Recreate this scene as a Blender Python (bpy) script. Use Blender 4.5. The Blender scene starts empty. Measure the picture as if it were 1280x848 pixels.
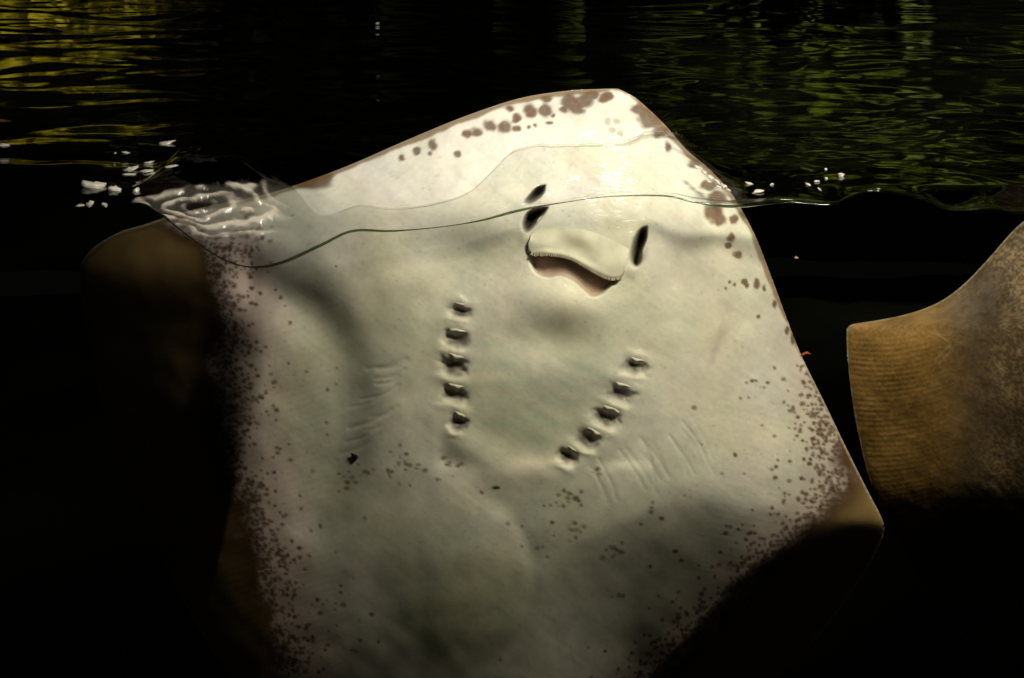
import bpy, math, random
import numpy as np
from mathutils import Vector

random.seed(7)
RNG = np.random.default_rng(11)
scene = bpy.context.scene
COL = scene.collection

# ------------------------------------------------------------------ camera
# metres; the tank window is the plane y = 0; one millimetre on it per pixel of the plan sheet used below
D, ZC = 2.0, 0.62
cam_d = bpy.data.cameras.new('camera')
cam = bpy.data.objects.new('camera', cam_d)
COL.objects.link(cam)
cam.location = (0, -D, ZC)
cam.rotation_euler = (math.radians(90), 0, 0)
cam_d.sensor_width = 36
cam_d.lens = 36 * D / 1.28
cam_d.shift_y = -ZC / 1.28
cam_d.clip_start = 0.05
cam_d.clip_end = 60
scene.camera = cam

# ------------------------------------------------------------------ world, lamps, exposure
world = bpy.data.worlds.new('World')
scene.world = world
world.use_nodes = True
world.node_tree.nodes['Background'].inputs[0].default_value = (0.9, 1.0, 0.8, 1)
world.node_tree.nodes['Background'].inputs[1].default_value = 0.0018


def spot(name, loc, aim, energy, size, blend, radius, color):
    l = bpy.data.lights.new(name, 'SPOT')
    l.energy = energy
    l.spot_size = math.radians(size)
    l.spot_blend = blend
    l.shadow_soft_size = radius
    l.color = color
    o = bpy.data.objects.new(name, l)
    COL.objects.link(o)
    o.location = loc
    o.rotation_euler = (Vector(aim) - Vector(loc)).to_track_quat('-Z', 'Y').to_euler()
    return o


spot('gallery_lamp', (0.64, -0.92, 1.12), (0.10, 0.03, 0.13), 180, 84, 1.0, 0.14, (1.0, 0.935, 0.82))
spot('bank_lamp_green', (1.5, 2.0, 3.2), (1.65, 3.7, 0.6), 560, 58, 1.0, 0.1, (1.0, 1.0, 0.65))
spot('bank_lamp_yellow', (-1.2, 2.2, 3.0), (-1.62, 3.6, 0.3), 420, 20, 1.0, 0.1, (1.0, 0.92, 0.40))

vs = scene.view_settings
vs.view_transform = 'Standard'
vs.look = 'None'
vs.exposure = 0.0
vs.gamma = 1.0
vs.use_curve_mapping = False
scene.cycles.max_bounces = 12
scene.cycles.transparent_max_bounces = 16
scene.cycles.sample_clamp_indirect = 4.0

# ------------------------------------------------------------------ helpers


def W(px, py, y):
    """plan sheet position (mm on the window, y down) carried back to depth y"""
    px, py, y = np.broadcast_arrays(np.asarray(px, float), np.asarray(py, float), np.asarray(y, float))
    k = (D + y) / D
    x = (px - 640) / 1000 * k
    z = ZC + ((424 - py) / 1000 - ZC) * k
    return np.stack([x, y, z], -1)


def sm(a, b, x):
    t = np.clip((x - a) / (b - a), 0, 1)
    return t * t * (3 - 2 * t)


def pos(x, soft):
    return 0.5 * (x + np.sqrt(x * x + soft * soft)) - 0.0


def g2(px, py, cx, cy, sx, sy, rot=0.0):
    c, s = math.cos(math.radians(rot)), math.sin(math.radians(rot))
    u = (px - cx) * c + (py - cy) * s
    v = -(px - cx) * s + (py - cy) * c
    return np.exp(-(u / sx) ** 2 - (v / sy) ** 2)


_perm = np.random.default_rng(3).random((256, 256))


def vnoise(x, y):
    xi, yi = np.floor(x).astype(int), np.floor(y).astype(int)
    fx, fy = x - xi, y - yi
    fx, fy = fx * fx * (3 - 2 * fx), fy * fy * (3 - 2 * fy)
    a = _perm[xi % 256, yi % 256]
    b = _perm[(xi + 1) % 256, yi % 256]
    c = _perm[xi % 256, (yi + 1) % 256]
    d = _perm[(xi + 1) % 256, (yi + 1) % 256]
    return (a * (1 - fx) + b * fx) * (1 - fy) + (c * (1 - fx) + d * fx) * fy - 0.5


def fbm(x, y, n=4):
    r = 0
    for i in range(n):
        r = r + vnoise(x * 2 ** i + 17.3 * i, y * 2 ** i + 5.1 * i) * 0.5 ** i
    return r


def spline(pts, n=16):
    p = np.array(pts, float)
    q = np.vstack([2 * p[0] - p[1], p, 2 * p[-1] - p[-2]])
    out = []
    t = np.linspace(0, 1, n, endpoint=False)[:, None]
    for i in range(1, len(q) - 2):
        a, b, c, d = q[i - 1], q[i], q[i + 1], q[i + 2]
        out.append(0.5 * (2 * b + (c - a) * t + (2 * a - 5 * b + 4 * c - d) * t ** 2 + (3 * b - a - 3 * c + d) * t ** 3))
    out.append(p[-1:])
    return np.vstack(out)


def dist_poly(px, py, poly):
    """distance from points to a polyline (any shape arrays), with position along it"""
    shp = px.shape
    P = np.stack([px.ravel(), py.ravel()], 1)
    best = np.full(len(P), 1e9)
    for a, b in zip(poly[:-1], poly[1:]):
        ab = b - a
        t = np.clip(((P - a) @ ab) / max(ab @ ab, 1e-9), 0, 1)
        dd = np.hypot(P[:, 0] - a[0] - t * ab[0], P[:, 1] - a[1] - t * ab[1])
        best = np.minimum(best, dd)
    return best.reshape(shp)


class Sheet:
    """a sampled field over the plan sheet"""

    def __init__(self, x0, y0, arr, step):
        self.x0, self.y0, self.a, self.s = x0, y0, arr, step

    def __call__(self, px, py):
        h, w = self.a.shape[:2]
        u = np.clip((px - self.x0) / self.s, 0, w - 1.001)
        v = np.clip((py - self.y0) / self.s, 0, h - 1.001)
        i, j = u.astype(int), v.astype(int)
        fu, fv = u - i, v - j
        if self.a.ndim == 3:
            fu, fv = fu[..., None], fv[..., None]
        A = self.a
        return (A[j, i] * (1 - fu) + A[j, i + 1] * fu) * (1 - fv) + (A[j + 1, i] * (1 - fu) + A[j + 1, i + 1] * fu) * fv


def mesh_np(name, verts, quads, mat, parent=None, smooth=True, color=None, link=True):
    me = bpy.data.meshes.new(name)
    verts = np.asarray(verts, np.float32)
    quads = np.asarray(quads, np.int32)
    n = quads.shape[1]
    me.vertices.add(len(verts))
    me.vertices.foreach_set('co', verts.ravel())
    me.loops.add(quads.size)
    me.loops.foreach_set('vertex_index', quads.ravel())
    me.polygons.add(len(quads))
    me.polygons.foreach_set('loop_start', np.arange(0, quads.size, n, dtype=np.int32))
    me.update(calc_edges=True)
    me.validate()
    me.polygons.foreach_set('use_smooth', np.full(len(me.polygons), smooth))
    if color is not None:
        at = me.color_attributes.new('pigment', 'FLOAT_COLOR', 'POINT')
        c = np.ones((len(verts), 4), np.float32)
        c[:, :color.shape[1]] = color
        at.data.foreach_set('color', c.ravel())
    me.materials.append(mat)
    o = bpy.data.objects.new(name, me)
    if link:
        COL.objects.link(o)
    if parent:
        o.parent = parent
        o.matrix_parent_inverse = parent.matrix_world.inverted()
    return o


def grid_quads(nr, nc, off=0, flip=False):
    r, c = np.meshgrid(np.arange(nr - 1), np.arange(nc - 1), indexing='ij')
    a = (r * nc + c).ravel() + off
    q = np.stack([a, a + nc, a + nc + 1, a + 1], 1)
    return q[:, ::-1] if flip else q


def empty(name, loc):
    o = bpy.data.objects.new(name, None)
    o.location = loc
    COL.objects.link(o)
    bpy.context.view_layer.update()
    return o


def tag(o, label=None, cat=None, group=None, kind=None):
    if label: o['label'] = label
    if cat: o['category'] = cat
    if group: o['group'] = group
    if kind: o['kind'] = kind
    return o


def material(name):
    m = bpy.data.materials.new(name)
    m.use_nodes = True
    nt = m.node_tree
    return m, nt, nt.nodes['Principled BSDF'], nt.nodes['Material Output']


def N(nt, kind, **kw):
    n = nt.nodes.new(kind)
    for k, v in kw.items():
        if k in n.inputs:
            n.inputs[k].default_value = v
        else:
            setattr(n, k, v)
    return n


# ------------------------------------------------------------------ materials
def skin_material(name, rough, coat, sub, bump_scale, bump):
    """skin colour from the pigment attribute; its alpha says how wet (glossy) the skin is"""
    m, nt, b, out = material(name)
    at = N(nt, 'ShaderNodeAttribute', attribute_name='pigment')
    tc = N(nt, 'ShaderNodeTexCoord')
    nz = N(nt, 'ShaderNodeTexNoise', Scale=bump_scale, Detail=5.0, Roughness=0.65)
    nt.links.new(tc.outputs['Object'], nz.inputs['Vector'])
    n2 = N(nt, 'ShaderNodeTexNoise', Scale=900.0, Detail=3.0)
    nt.links.new(tc.outputs['Object'], n2.inputs['Vector'])
    mr = N(nt, 'ShaderNodeMapRange')
    mr.inputs['To Min'].default_value = 0.86
    mr.inputs['To Max'].default_value = 1.12
    nt.links.new(n2.outputs[0], mr.inputs['Value'])
    mul = N(nt, 'ShaderNodeVectorMath', operation='SCALE')
    nt.links.new(at.outputs['Color'], mul.inputs[0])
    nt.links.new(mr.outputs[0], mul.inputs['Scale'])
    nt.links.new(mul.outputs[0], b.inputs['Base Color'])
    bp = N(nt, 'ShaderNodeBump', Strength=bump, Distance=0.002)
    nt.links.new(nz.outputs[0], bp.inputs['Height'])
    nt.links.new(bp.outputs[0], b.inputs['Normal'])
    b.inputs['Roughness'].default_value = rough
    b.inputs['Specular IOR Level'].default_value = 0.15
    cm = N(nt, 'ShaderNodeMath', operation='MULTIPLY')
    cm.inputs[1].default_value = coat
    nt.links.new(at.outputs['Alpha'], cm.inputs[0])
    nt.links.new(cm.outputs[0], b.inputs['Coat Weight'])
    b.inputs['Coat Roughness'].default_value = 0.10
    mpc = N(nt, 'ShaderNodeMapping')
    mpc.inputs['Scale'].default_value = (0.5, 1.0, 1.6)
    nt.links.new(tc.outputs['Object'], mpc.inputs['Vector'])
    n3 = N(nt, 'ShaderNodeTexNoise', Scale=26.0, Detail=2.5, Distortion=1.8)
    nt.links.new(mpc.outputs[0], n3.inputs['Vector'])
    bc = N(nt, 'ShaderNodeBump', Strength=1.0, Distance=0.006)
    nt.links.new(n3.outputs[0], bc.inputs['Height'])
    nt.links.new(bc.outputs[0], b.inputs['Coat Normal'])
    b.inputs['Subsurface Weight'].default_value = sub
    b.inputs['Subsurface Radius'].default_value = (0.006, 0.004, 0.003)
    b.inputs['Subsurface Scale'].default_value = 1.0
    return m


M_SKIN = skin_material('ray_skin', 0.5, 0.7, 0.12, 380.0, 0.15)
M_DARKSKIN = skin_material('ray_dark_skin', 0.5, 0.3, 0.0, 260.0, 0.3)


def plain(name, color, rough=0.5, noise=0.0, scale=20.0, spec=0.3):
    m, nt, b, out = material(name)
    b.inputs['Roughness'].default_value = rough
    b.inputs['Specular IOR Level'].default_value = spec
    if noise:
        tc = N(nt, 'ShaderNodeTexCoord')
        nz = N(nt, 'ShaderNodeTexNoise', Scale=scale, Detail=6.0)
        nt.links.new(tc.outputs['Object'], nz.inputs['Vector'])
        rp = N(nt, 'ShaderNodeValToRGB')
        rp.color_ramp.elements[0].position = 0.3
        rp.color_ramp.elements[1].position = 0.7
        rp.color_ramp.elements[0].color = (*[c * (1 - noise) for c in color], 1)
        rp.color_ramp.elements[1].color = (*[min(1, c * (1 + noise)) for c in color], 1)
        nt.links.new(nz.outputs[0], rp.inputs[0])
        nt.links.new(rp.outputs[0], b.inputs['Base Color'])
    else:
        b.inputs['Base Color'].default_value = (*color, 1)
    return m


M_ROCK = plain('dark_rock', (0.006, 0.006, 0.005), 0.95, 0.5, 3.0, 0.0)
M_GREEN = plain('green_leaf', (0.15, 0.19, 0.018), 0.45, 0.7, 6.0)
M_YELLOW = plain('yellow_leaf', (0.42, 0.36, 0.03), 0.5, 0.5, 6.0)
M_STEM = plain('leaf_stalk', (0.05, 0.06, 0.02), 0.6)
M_GLINT_FOAM = plain('glint_foam', (0.80, 0.75, 0.65), 0.12, 0.2, 90.0, 0.8)  # pale foam colour, also standing in for glints off the water
M_GLINT_FOAM.node_tree.nodes['Principled BSDF'].inputs['Alpha'].default_value = 0.62
M_RED = plain('red_debris', (0.35, 0.06, 0.03), 0.6)
M_TAN = plain('tan_debris', (0.45, 0.38, 0.16), 0.6)
M_BLACK = plain('black_debris', (0.012, 0.008, 0.008), 0.5)


def schlick(nt, f0):
    """reflectance of a clear surface from either side: f0 head-on, rising to 1 at grazing"""
    lw = N(nt, 'ShaderNodeLayerWeight', Blend=0.5)
    pw = N(nt, 'ShaderNodeMath', operation='POWER')
    pw.inputs[1].default_value = 5.0
    nt.links.new(lw.outputs['Facing'], pw.inputs[0])
    ma = N(nt, 'ShaderNodeMath', operation='MULTIPLY_ADD')
    ma.inputs[1].default_value = 1 - f0
    ma.inputs[2].default_value = f0
    nt.links.new(pw.outputs[0], ma.inputs[0])
    return ma, lw


def glass_surface():
    m, nt, b, out = material('water_surface')
    nt.nodes.remove(b)
    gl = N(nt, 'ShaderNodeBsdfGlossy', Roughness=0.07)
    rf = N(nt, 'ShaderNodeBsdfRefraction', Roughness=0.0, IOR=1.33)
    tr = N(nt, 'ShaderNodeBsdfTransparent')
    tr.inputs['Color'].default_value = rf.inputs['Color'].default_value = (0.95, 0.955, 0.93, 1)
    fr, lw = schlick(nt, 0.02)
    at = N(nt, 'ShaderNodeAttribute', attribute_name='pigment')
    m1 = N(nt, 'ShaderNodeMixShader')
    m2 = N(nt, 'ShaderNodeMixShader')
    nt.links.new(at.outputs['Fac'], m1.inputs[0])
    nt.links.new(tr.outputs[0], m1.inputs[1])
    nt.links.new(rf.outputs[0], m1.inputs[2])
    nt.links.new(fr.outputs[0], m2.inputs[0])
    nt.links.new(m1.outputs[0], m2.inputs[1])
    nt.links.new(gl.outputs[0], m2.inputs[2])
    tc = N(nt, 'ShaderNodeTexCoord')
    mp = N(nt, 'ShaderNodeMapping')
    mp.inputs['Scale'].default_value = (1.0, 1.3, 1.0)
    nt.links.new(tc.outputs['Object'], mp.inputs['Vector'])
    n1 = N(nt, 'ShaderNodeTexNoise', Scale=2.8, Detail=1.2, Roughness=0.4, Distortion=1.5)
    n2 = N(nt, 'ShaderNodeTexNoise', Scale=30.0, Detail=1.5, Roughness=0.5, Distortion=0.8)
    for n in (n1, n2):
        nt.links.new(mp.outputs[0], n.inputs['Vector'])
    b1 = N(nt, 'ShaderNodeBump', Strength=1.0, Distance=0.018)
    b2 = N(nt, 'ShaderNodeBump', Strength=1.0, Distance=0.0002)
    nt.links.new(n1.outputs[0], b1.inputs['Height'])
    nt.links.new(n2.outputs[0], b2.inputs['Height'])
    nt.links.new(b1.outputs[0], b2.inputs['Normal'])
    for n in (gl, rf, lw):
        nt.links.new(b2.outputs[0], n.inputs['Normal'])
    nt.links.new(m2.outputs[0], out.inputs['Surface'])
    return m


def clear_sheet(name, color, f0):
    m, nt, b, out = material(name)
    nt.nodes.remove(b)
    tr = N(nt, 'ShaderNodeBsdfTransparent')
    tr.inputs['Color'].default_value = (*color, 1)
    gs = N(nt, 'ShaderNodeBsdfGlossy', Roughness=0.0)
    mu, lw = schlick(nt, f0)
    mx = N(nt, 'ShaderNodeMixShader')
    nt.links.new(mu.outputs[0], mx.inputs[0])
    nt.links.new(tr.outputs[0], mx.inputs[1])
    nt.links.new(gs.outputs[0], mx.inputs[2])
    nt.links.new(mx.outputs[0], out.inputs['Surface'])
    return m


M_WATER = glass_surface()
M_WFRONT = clear_sheet('water_body', (0.895, 0.89, 0.83), 0.004)
M_PANE = clear_sheet('window_glass', (0.985, 0.99, 0.98), 0.04)
m, nt, b, out = material('water_edge')
nt.nodes.remove(b)
gl = N(nt, 'ShaderNodeBsdfGlass', Roughness=0.0, IOR=1.33)
tr = N(nt, 'ShaderNodeBsdfTransparent')
mx_ = N(nt, 'ShaderNodeMixShader')
mx_.inputs[0].default_value = 0.45
nt.links.new(tr.outputs[0], mx_.inputs[1])
nt.links.new(gl.outputs[0], mx_.inputs[2])
nt.links.new(mx_.outputs[0], out.inputs['Surface'])
M_LIP = m
M_EDGE = clear_sheet('water_edge_film', (0.42, 0.46, 0.37), 0.05)  # dark tint paints the line where the meniscus bends light away

# ------------------------------------------------------------------ the setting: tank, bank, water, window
def box(name, x0, x1, y0, y1, z0, z1, mat, parent=None):
    v = [(x, y, z) for x in (x0, x1) for y in (y0, y1) for z in (z0, z1)]
    q = [(0, 1, 3, 2), (4, 6, 7, 5), (0, 4, 5, 1), (2, 3, 7, 6), (0, 2, 6, 4), (1, 5, 7, 3)]
    return mesh_np(name, v, q, mat, parent, smooth=False)


def rough_sheet(name, P, U, V, nu, nv, amp, mat):
    """an uneven rock face spanned by U and V from corner P"""
    P, U, V = (np.array(a, float) for a in (P, U, V))
    n = np.cross(U, V)
    n /= np.linalg.norm(n)
    s, t = np.meshgrid(np.linspace(0, 1, nu), np.linspace(0, 1, nv))
    h = fbm(s * 9 + 2, t * 6 + 4, 5) * amp
    v = P + s[..., None] * U + t[..., None] * V + h[..., None] * n
    return mesh_np(name, v.reshape(-1, 3), grid_quads(nv, nu), mat)


tag(rough_sheet('tank_floor', (-3, 0.05, -0.95), (6, 0, 0), (0, 3.6, 0), 90, 60, 0.12, M_ROCK), kind='structure')
tag(rough_sheet('rock_wall', (-3.4, 4.1, -1.0), (6.8, 0, 0), (0, 0.1, 4.2), 110, 80, 0.35, M_ROCK), kind='structure')

# water line against the window
WL = np.array([(-2600, 255), (-200, 255), (60, 256), (165, 256), (200, 270), (232, 294), (270, 321), (310, 335), (350, 330), (400, 308),
               (440, 290), (490, 290), (550, 285), (600, 277), (650, 264), (700, 255), (760, 247), (830, 246), (870, 254),
               (915, 259), (980, 254), (1040, 257), (1065, 248), (1100, 240), (1150, 250), (1190, 264), (1240, 262), (1290, 266),
               (1500, 260), (3900, 258)], float)
WLs = spline(WL, 12)


def waterline(px):
    return np.interp(px, WLs[:, 0], WLs[:, 1])


def water_z(x, y):
    px = x * 1000 + 640
    zw = (424 - waterline(px)) / 1000
    lev = 0.171 + 0.044 * sm(500, 680, px) * sm(950, 840, px) * sm(0.02, 0.07, y) * sm(0.34, 0.12, y)
    lev = lev + 0.030 * sm(140, 210, px) * sm(430, 330, px) * sm(0.01, 0.09, y) * sm(0.40, 0.16, y)
    lev = lev - (0.163 - zw) * sm(255, 430, px) * sm(690, 560, px) * sm(0.30, 0.12, y)
    z = zw + (lev - zw) * sm(0.0, 0.10, y)
    far = sm(0.02, 0.25, y)
    z = z + far * (0.008 * fbm(x * 3.1 + 5, y * 5 + 3, 2) + 0.0030 * fbm(x * 15 + 5, y * 22 + 3, 2) * sm(1.1, 0.25, y))
    wash = sm(130, 200, px) * sm(420, 340, px) * sm(0.012, 0.06, y) * sm(0.42, 0.2, y)
    z = z + wash * (0.011 * fbm(x * 30 + 1, y * 36 + 9, 2) + 0.002 * fbm(x * 95 + 1, y * 70 + 9, 2))
    wash2 = sm(600, 700, px) * sm(960, 900, px) * sm(0.002, 0.03, y) * sm(0.42, 0.2, y)
    z = z + wash2 * (0.008 * fbm(x * 16 + 1, y * 34 + 9, 2) + 0.0035 * fbm(x * 45 + 1, y * 80 + 9, 2))
    return z


def stir(x, y):
    """share of the surface broken up by fine turbulence, where it bends what lies below"""
    px = x * 1000 + 640
    k = 0.06 * sm(130, 200, px) * sm(420, 340, px) * sm(0.005, 0.03, y) * sm(0.5, 0.3, y)
    return 0.05 + k


def tube(P, R, ns=10):
    P = np.asarray(P, float)
    n = len(P)
    T = np.gradient(P, axis=0)
    T /= np.linalg.norm(T, axis=1)[:, None]
    up = np.tile(np.array([0.0, 1.0, 0.02]), (n, 1))
    S = np.cross(T, up)
    S /= np.linalg.norm(S, axis=1)[:, None]
    Q = np.cross(S, T)
    a = np.linspace(0, 2 * np.pi, ns, endpoint=False)
    R = np.broadcast_to(np.asarray(R, float), (n,))
    v = P[:, None] + R[:, None, None] * (np.cos(a)[None, :, None] * S[:, None] + np.sin(a)[None, :, None] * Q[:, None])
    v = v.reshape(-1, 3)
    q = []
    for i in range(n - 1):
        for j in range(ns):
            k = (j + 1) % ns
            q.append((i * ns + j, i * ns + k, (i + 1) * ns + k, (i + 1) * ns + j))
    return v, np.array(q)


# plants on the bank beyond the water, whose light the ripples throw back
def plant(name, label, cx, cy, z0, n, length, spread, mat, tall):
    root = empty(name, (cx, cy, z0))
    tag(root, label, 'plant', 'plants on the far bank')
    V, Q = [], []
    SV, SQ = [], []
    for i in range(n):
        a = RNG.uniform(0, 2 * np.pi)
        r = spread * RNG.random() * 1.3
        base = np.array([cx + r * math.cos(a), cy - abs(r * math.sin(a)) * 0.5, z0 + RNG.uniform(0, tall)])
        d = np.array([math.cos(a) * 0.8, -0.5 - 0.5 * RNG.random(), RNG.uniform(-0.3, 0.7)])
        d /= np.linalg.norm(d)
        side = np.cross(d, [0, 0, 1.0])
        side /= np.linalg.norm(side)
        L = length * RNG.uniform(0.6, 1.2)
        wd = L * RNG.uniform(0.10, 0.2)
        o = len(V)
        for k in range(6):
            t = k / 5
            c = base + d * L * t + np.array([0, 0, -0.5 * L * t * t])
            w_ = wd * math.sin(math.pi * (0.06 + 0.92 * t))
            V += [c - side * w_, c + side * w_ + np.array([0, 0, 0.1 * w_])]
        Q += [(o + 2 * k, o + 2 * k + 1, o + 2 * k + 3, o + 2 * k + 2) for k in range(5)]
        if i % 6 == 0:
            sv, sq = tube(np.linspace([cx + r * 0.3 * math.cos(a), cy + 0.05, z0 - 0.1], base, 4), 0.012, 5)
            SQ += (sq + len(SV)).tolist()
            SV += sv.tolist()
    mesh_np('leaves', V, Q, mat, root)
    mesh_np('stalk', SV, SQ, M_STEM, root)


tag(rough_sheet('rock_bank', (-3.2, 3.2, -0.4), (6.4, 0, 0), (0, 0.6, 0.75), 110, 24, 0.2, M_ROCK), kind='structure')
plant('leafy_plant', 'tall green leafy plant on the bank, mirrored as green ripples', 1.55, 3.75, 0.45, 190, 0.34, 0.55, M_GREEN, 1.3)
plant('leafy_plant', 'low green leafy plant on the bank beside the tall one', 0.75, 3.7, 0.35, 80, 0.28, 0.4, M_GREEN, 0.7)
plant('leafy_plant', 'dim green leafy plant on the bank straight behind the snout', 0.05, 3.7, 0.35, 110, 0.30, 0.5, M_GREEN, 0.9)
plant('leafy_plant', 'dim green leafy plant on the bank beside the yellow one', -0.85, 3.75, 0.45, 110, 0.30, 0.45, M_GREEN, 1.0)
plant('leafy_plant', 'yellow leafy plant on the bank, mirrored as yellow ripples', -1.60, 3.75, 0.24, 300, 0.16, 0.38, M_YELLOW, 0.13)

# ------------------------------------------------------------------ stingray 1
LEFT = spline([(768, 111), (745, 111.5), (710, 113.5), (650, 123), (580, 146), (500, 179), (450, 201), (410, 217), (365, 233), (320, 246), (270, 256),
               (220, 268), (180, 281), (150, 290), (120, 307), (104, 325), (99.5, 345), (105, 390), (115, 445), (132, 525), (158, 602), (188, 665),
               (215, 720), (245, 780), (290, 850), (360, 930), (450, 1000), (560, 1050), (620, 1068)])
RIGHT = spline([(772, 111), (785, 117), (800, 127), (830, 155), (858, 187), (888, 213), (915, 243), (942, 290), (965, 348), (985, 402),
                (1003, 447), (1030, 502), (1058, 560), (1084, 612), (1101, 645), (1105, 662), (1098, 685), (1075, 725), (1020, 800),
                (940, 880), (850, 950), (760, 1010), (680, 1050), (640, 1068)])
OUT1 = np.vstack([LEFT, RIGHT[::-1], LEFT[:1]])
RIDGE_R = spline([(640, 760), (700, 695), (760, 664), (820, 634), (875, 624), (950, 637), (1020, 648), (1110, 656)], 10)
XB_L = np.array([(0, 170), (250, 180), (285, 235), (312, 285), (350, 292), (450, 284), (520, 290), (560, 298), (640, 322), (720, 343), (850, 372), (1100, 470)], float)
XB_R = np.array([(0, 1100), (240, 1010), (430, 1012), (500, 1022), (560, 1030), (600, 1032), (630, 1018), (660, 985), (700, 945), (740, 905),
                 (800, 852), (850, 806), (1000, 690), (1100, 640)], float)
GILLS = [(575, 391, 15, 7.0, 14), (569, 427, 17, 9, 14), (566, 460, 18, 10, 12), (567, 496, 17, 9, 12), (572, 531, 12, 8.5, 15),
         (794, 461, 16, 7.5, 16), (776, 495, 18, 9, 20), (758, 525, 18, 9.5, 24), (735, 552, 17, 9.5, 26), (709, 573, 14, 8.5, 26)]
NOST_R = [(808, 284), (800, 288), (793, 299), (789, 314), (789, 327), (794, 333), (799, 329), (802, 316), (807, 301)]
NOST_L = [(684, 260), (671, 261), (659, 267), (654, 278), (655, 287), (660, 289), (669, 280), (679, 268)]
NOST_REFR = [(681, 232), (671, 235), (662, 244), (656, 253), (663, 254), (672, 249), (679, 241)]  # refracted image of the left nostril, modelled as a second pit
MOUTH = [(661, 314), (664, 331), (671, 342), (684, 347), (700, 345), (716, 351), (731, 364), (740, 371), (752, 368), (764, 358), (775, 349),
         (760, 338), (735, 325), (705, 315), (680, 311)]
CREASES = []
_r = random.Random(5)
for i in range(11):                                                     # muscle folds left of the gills
    t = i / 10
    x_, y_ = 505 - 28 * t + _r.uniform(-8, 8), 446 + 98 * t + _r.uniform(-5, 5)
    L_ = _r.uniform(22, 58)
    CREASES.append(((x_, y_), (x_ - L_ * 0.93, y_ + L_ * (0.25 + 0.25 * t)), _r.uniform(1.6, 3.2), _r.uniform(0.0003, 0.0009)))
for i in range(17):                                                     # and right of them
    t = _r.random()
    x_, y_ = 735 + 130 * t + _r.uniform(-6, 6), 590 - 62 * t + _r.uniform(-14, 14)
    L_ = _r.uniform(30, 66)
    CREASES.append(((x_, y_), (x_ + L_ * _r.uniform(0.28, 0.6), y_ + L_ * 0.85), _r.uniform(1.5, 3.0), _r.uniform(0.0002, 0.0007)))
for i in range(6):                                                      # gill arches under the skin
    t = i / 5
    CREASES.append(((606 + 5 * t, 436 + 58 * t + _r.uniform(-4, 4)), (652 + 8 * t, 446 + 40 * t), 8.0, 0.0004))
    CREASES.append(((752 - 62 * t, 470 + 60 * t + _r.uniform(-4, 4)), (694 - 36 * t, 450 + 60 * t), 8.0, 0.0006))


def inside(px, py, poly):
    p = np.array(poly, float)
    r = np.zeros(px.shape, bool)
    for (x1, y1), (x2, y2) in zip(p, np.roll(p, -1, 0)):
        c = (y1 > py) != (y2 > py)
        r ^= c & (px < (x2 - x1) * (py - y1) / (y2 - y1 + 1e-12) + x1)
    return r


def poly_depth(px, py, poly, soft):
    """1 inside the polygon, falling to 0 over soft pixels at its border"""
    pl = spline(poly + [poly[0]], 6)
    x0, y0 = pl.min(0) - 2 * soft
    x1, y1 = pl.max(0) + 2 * soft
    r = np.zeros(px.shape)
    mk = (px > x0) & (px < x1) & (py > y0) & (py < y1)
    if mk.any():
        d = dist_poly(px[mk], py[mk], pl)
        d = np.where(inside(px[mk], py[mk], pl), d, -d)
        r[mk] = sm(-soft * 0.4, soft, d)
    return r


# distance to the outline, sampled every 4 px
gx, gy = np.meshgrid(np.arange(60, 1152, 4.0), np.arange(88, 1092, 4.0))
EDGE1 = Sheet(60, 88, dist_poly(gx, gy, OUT1[::6]), 4.0)


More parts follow.
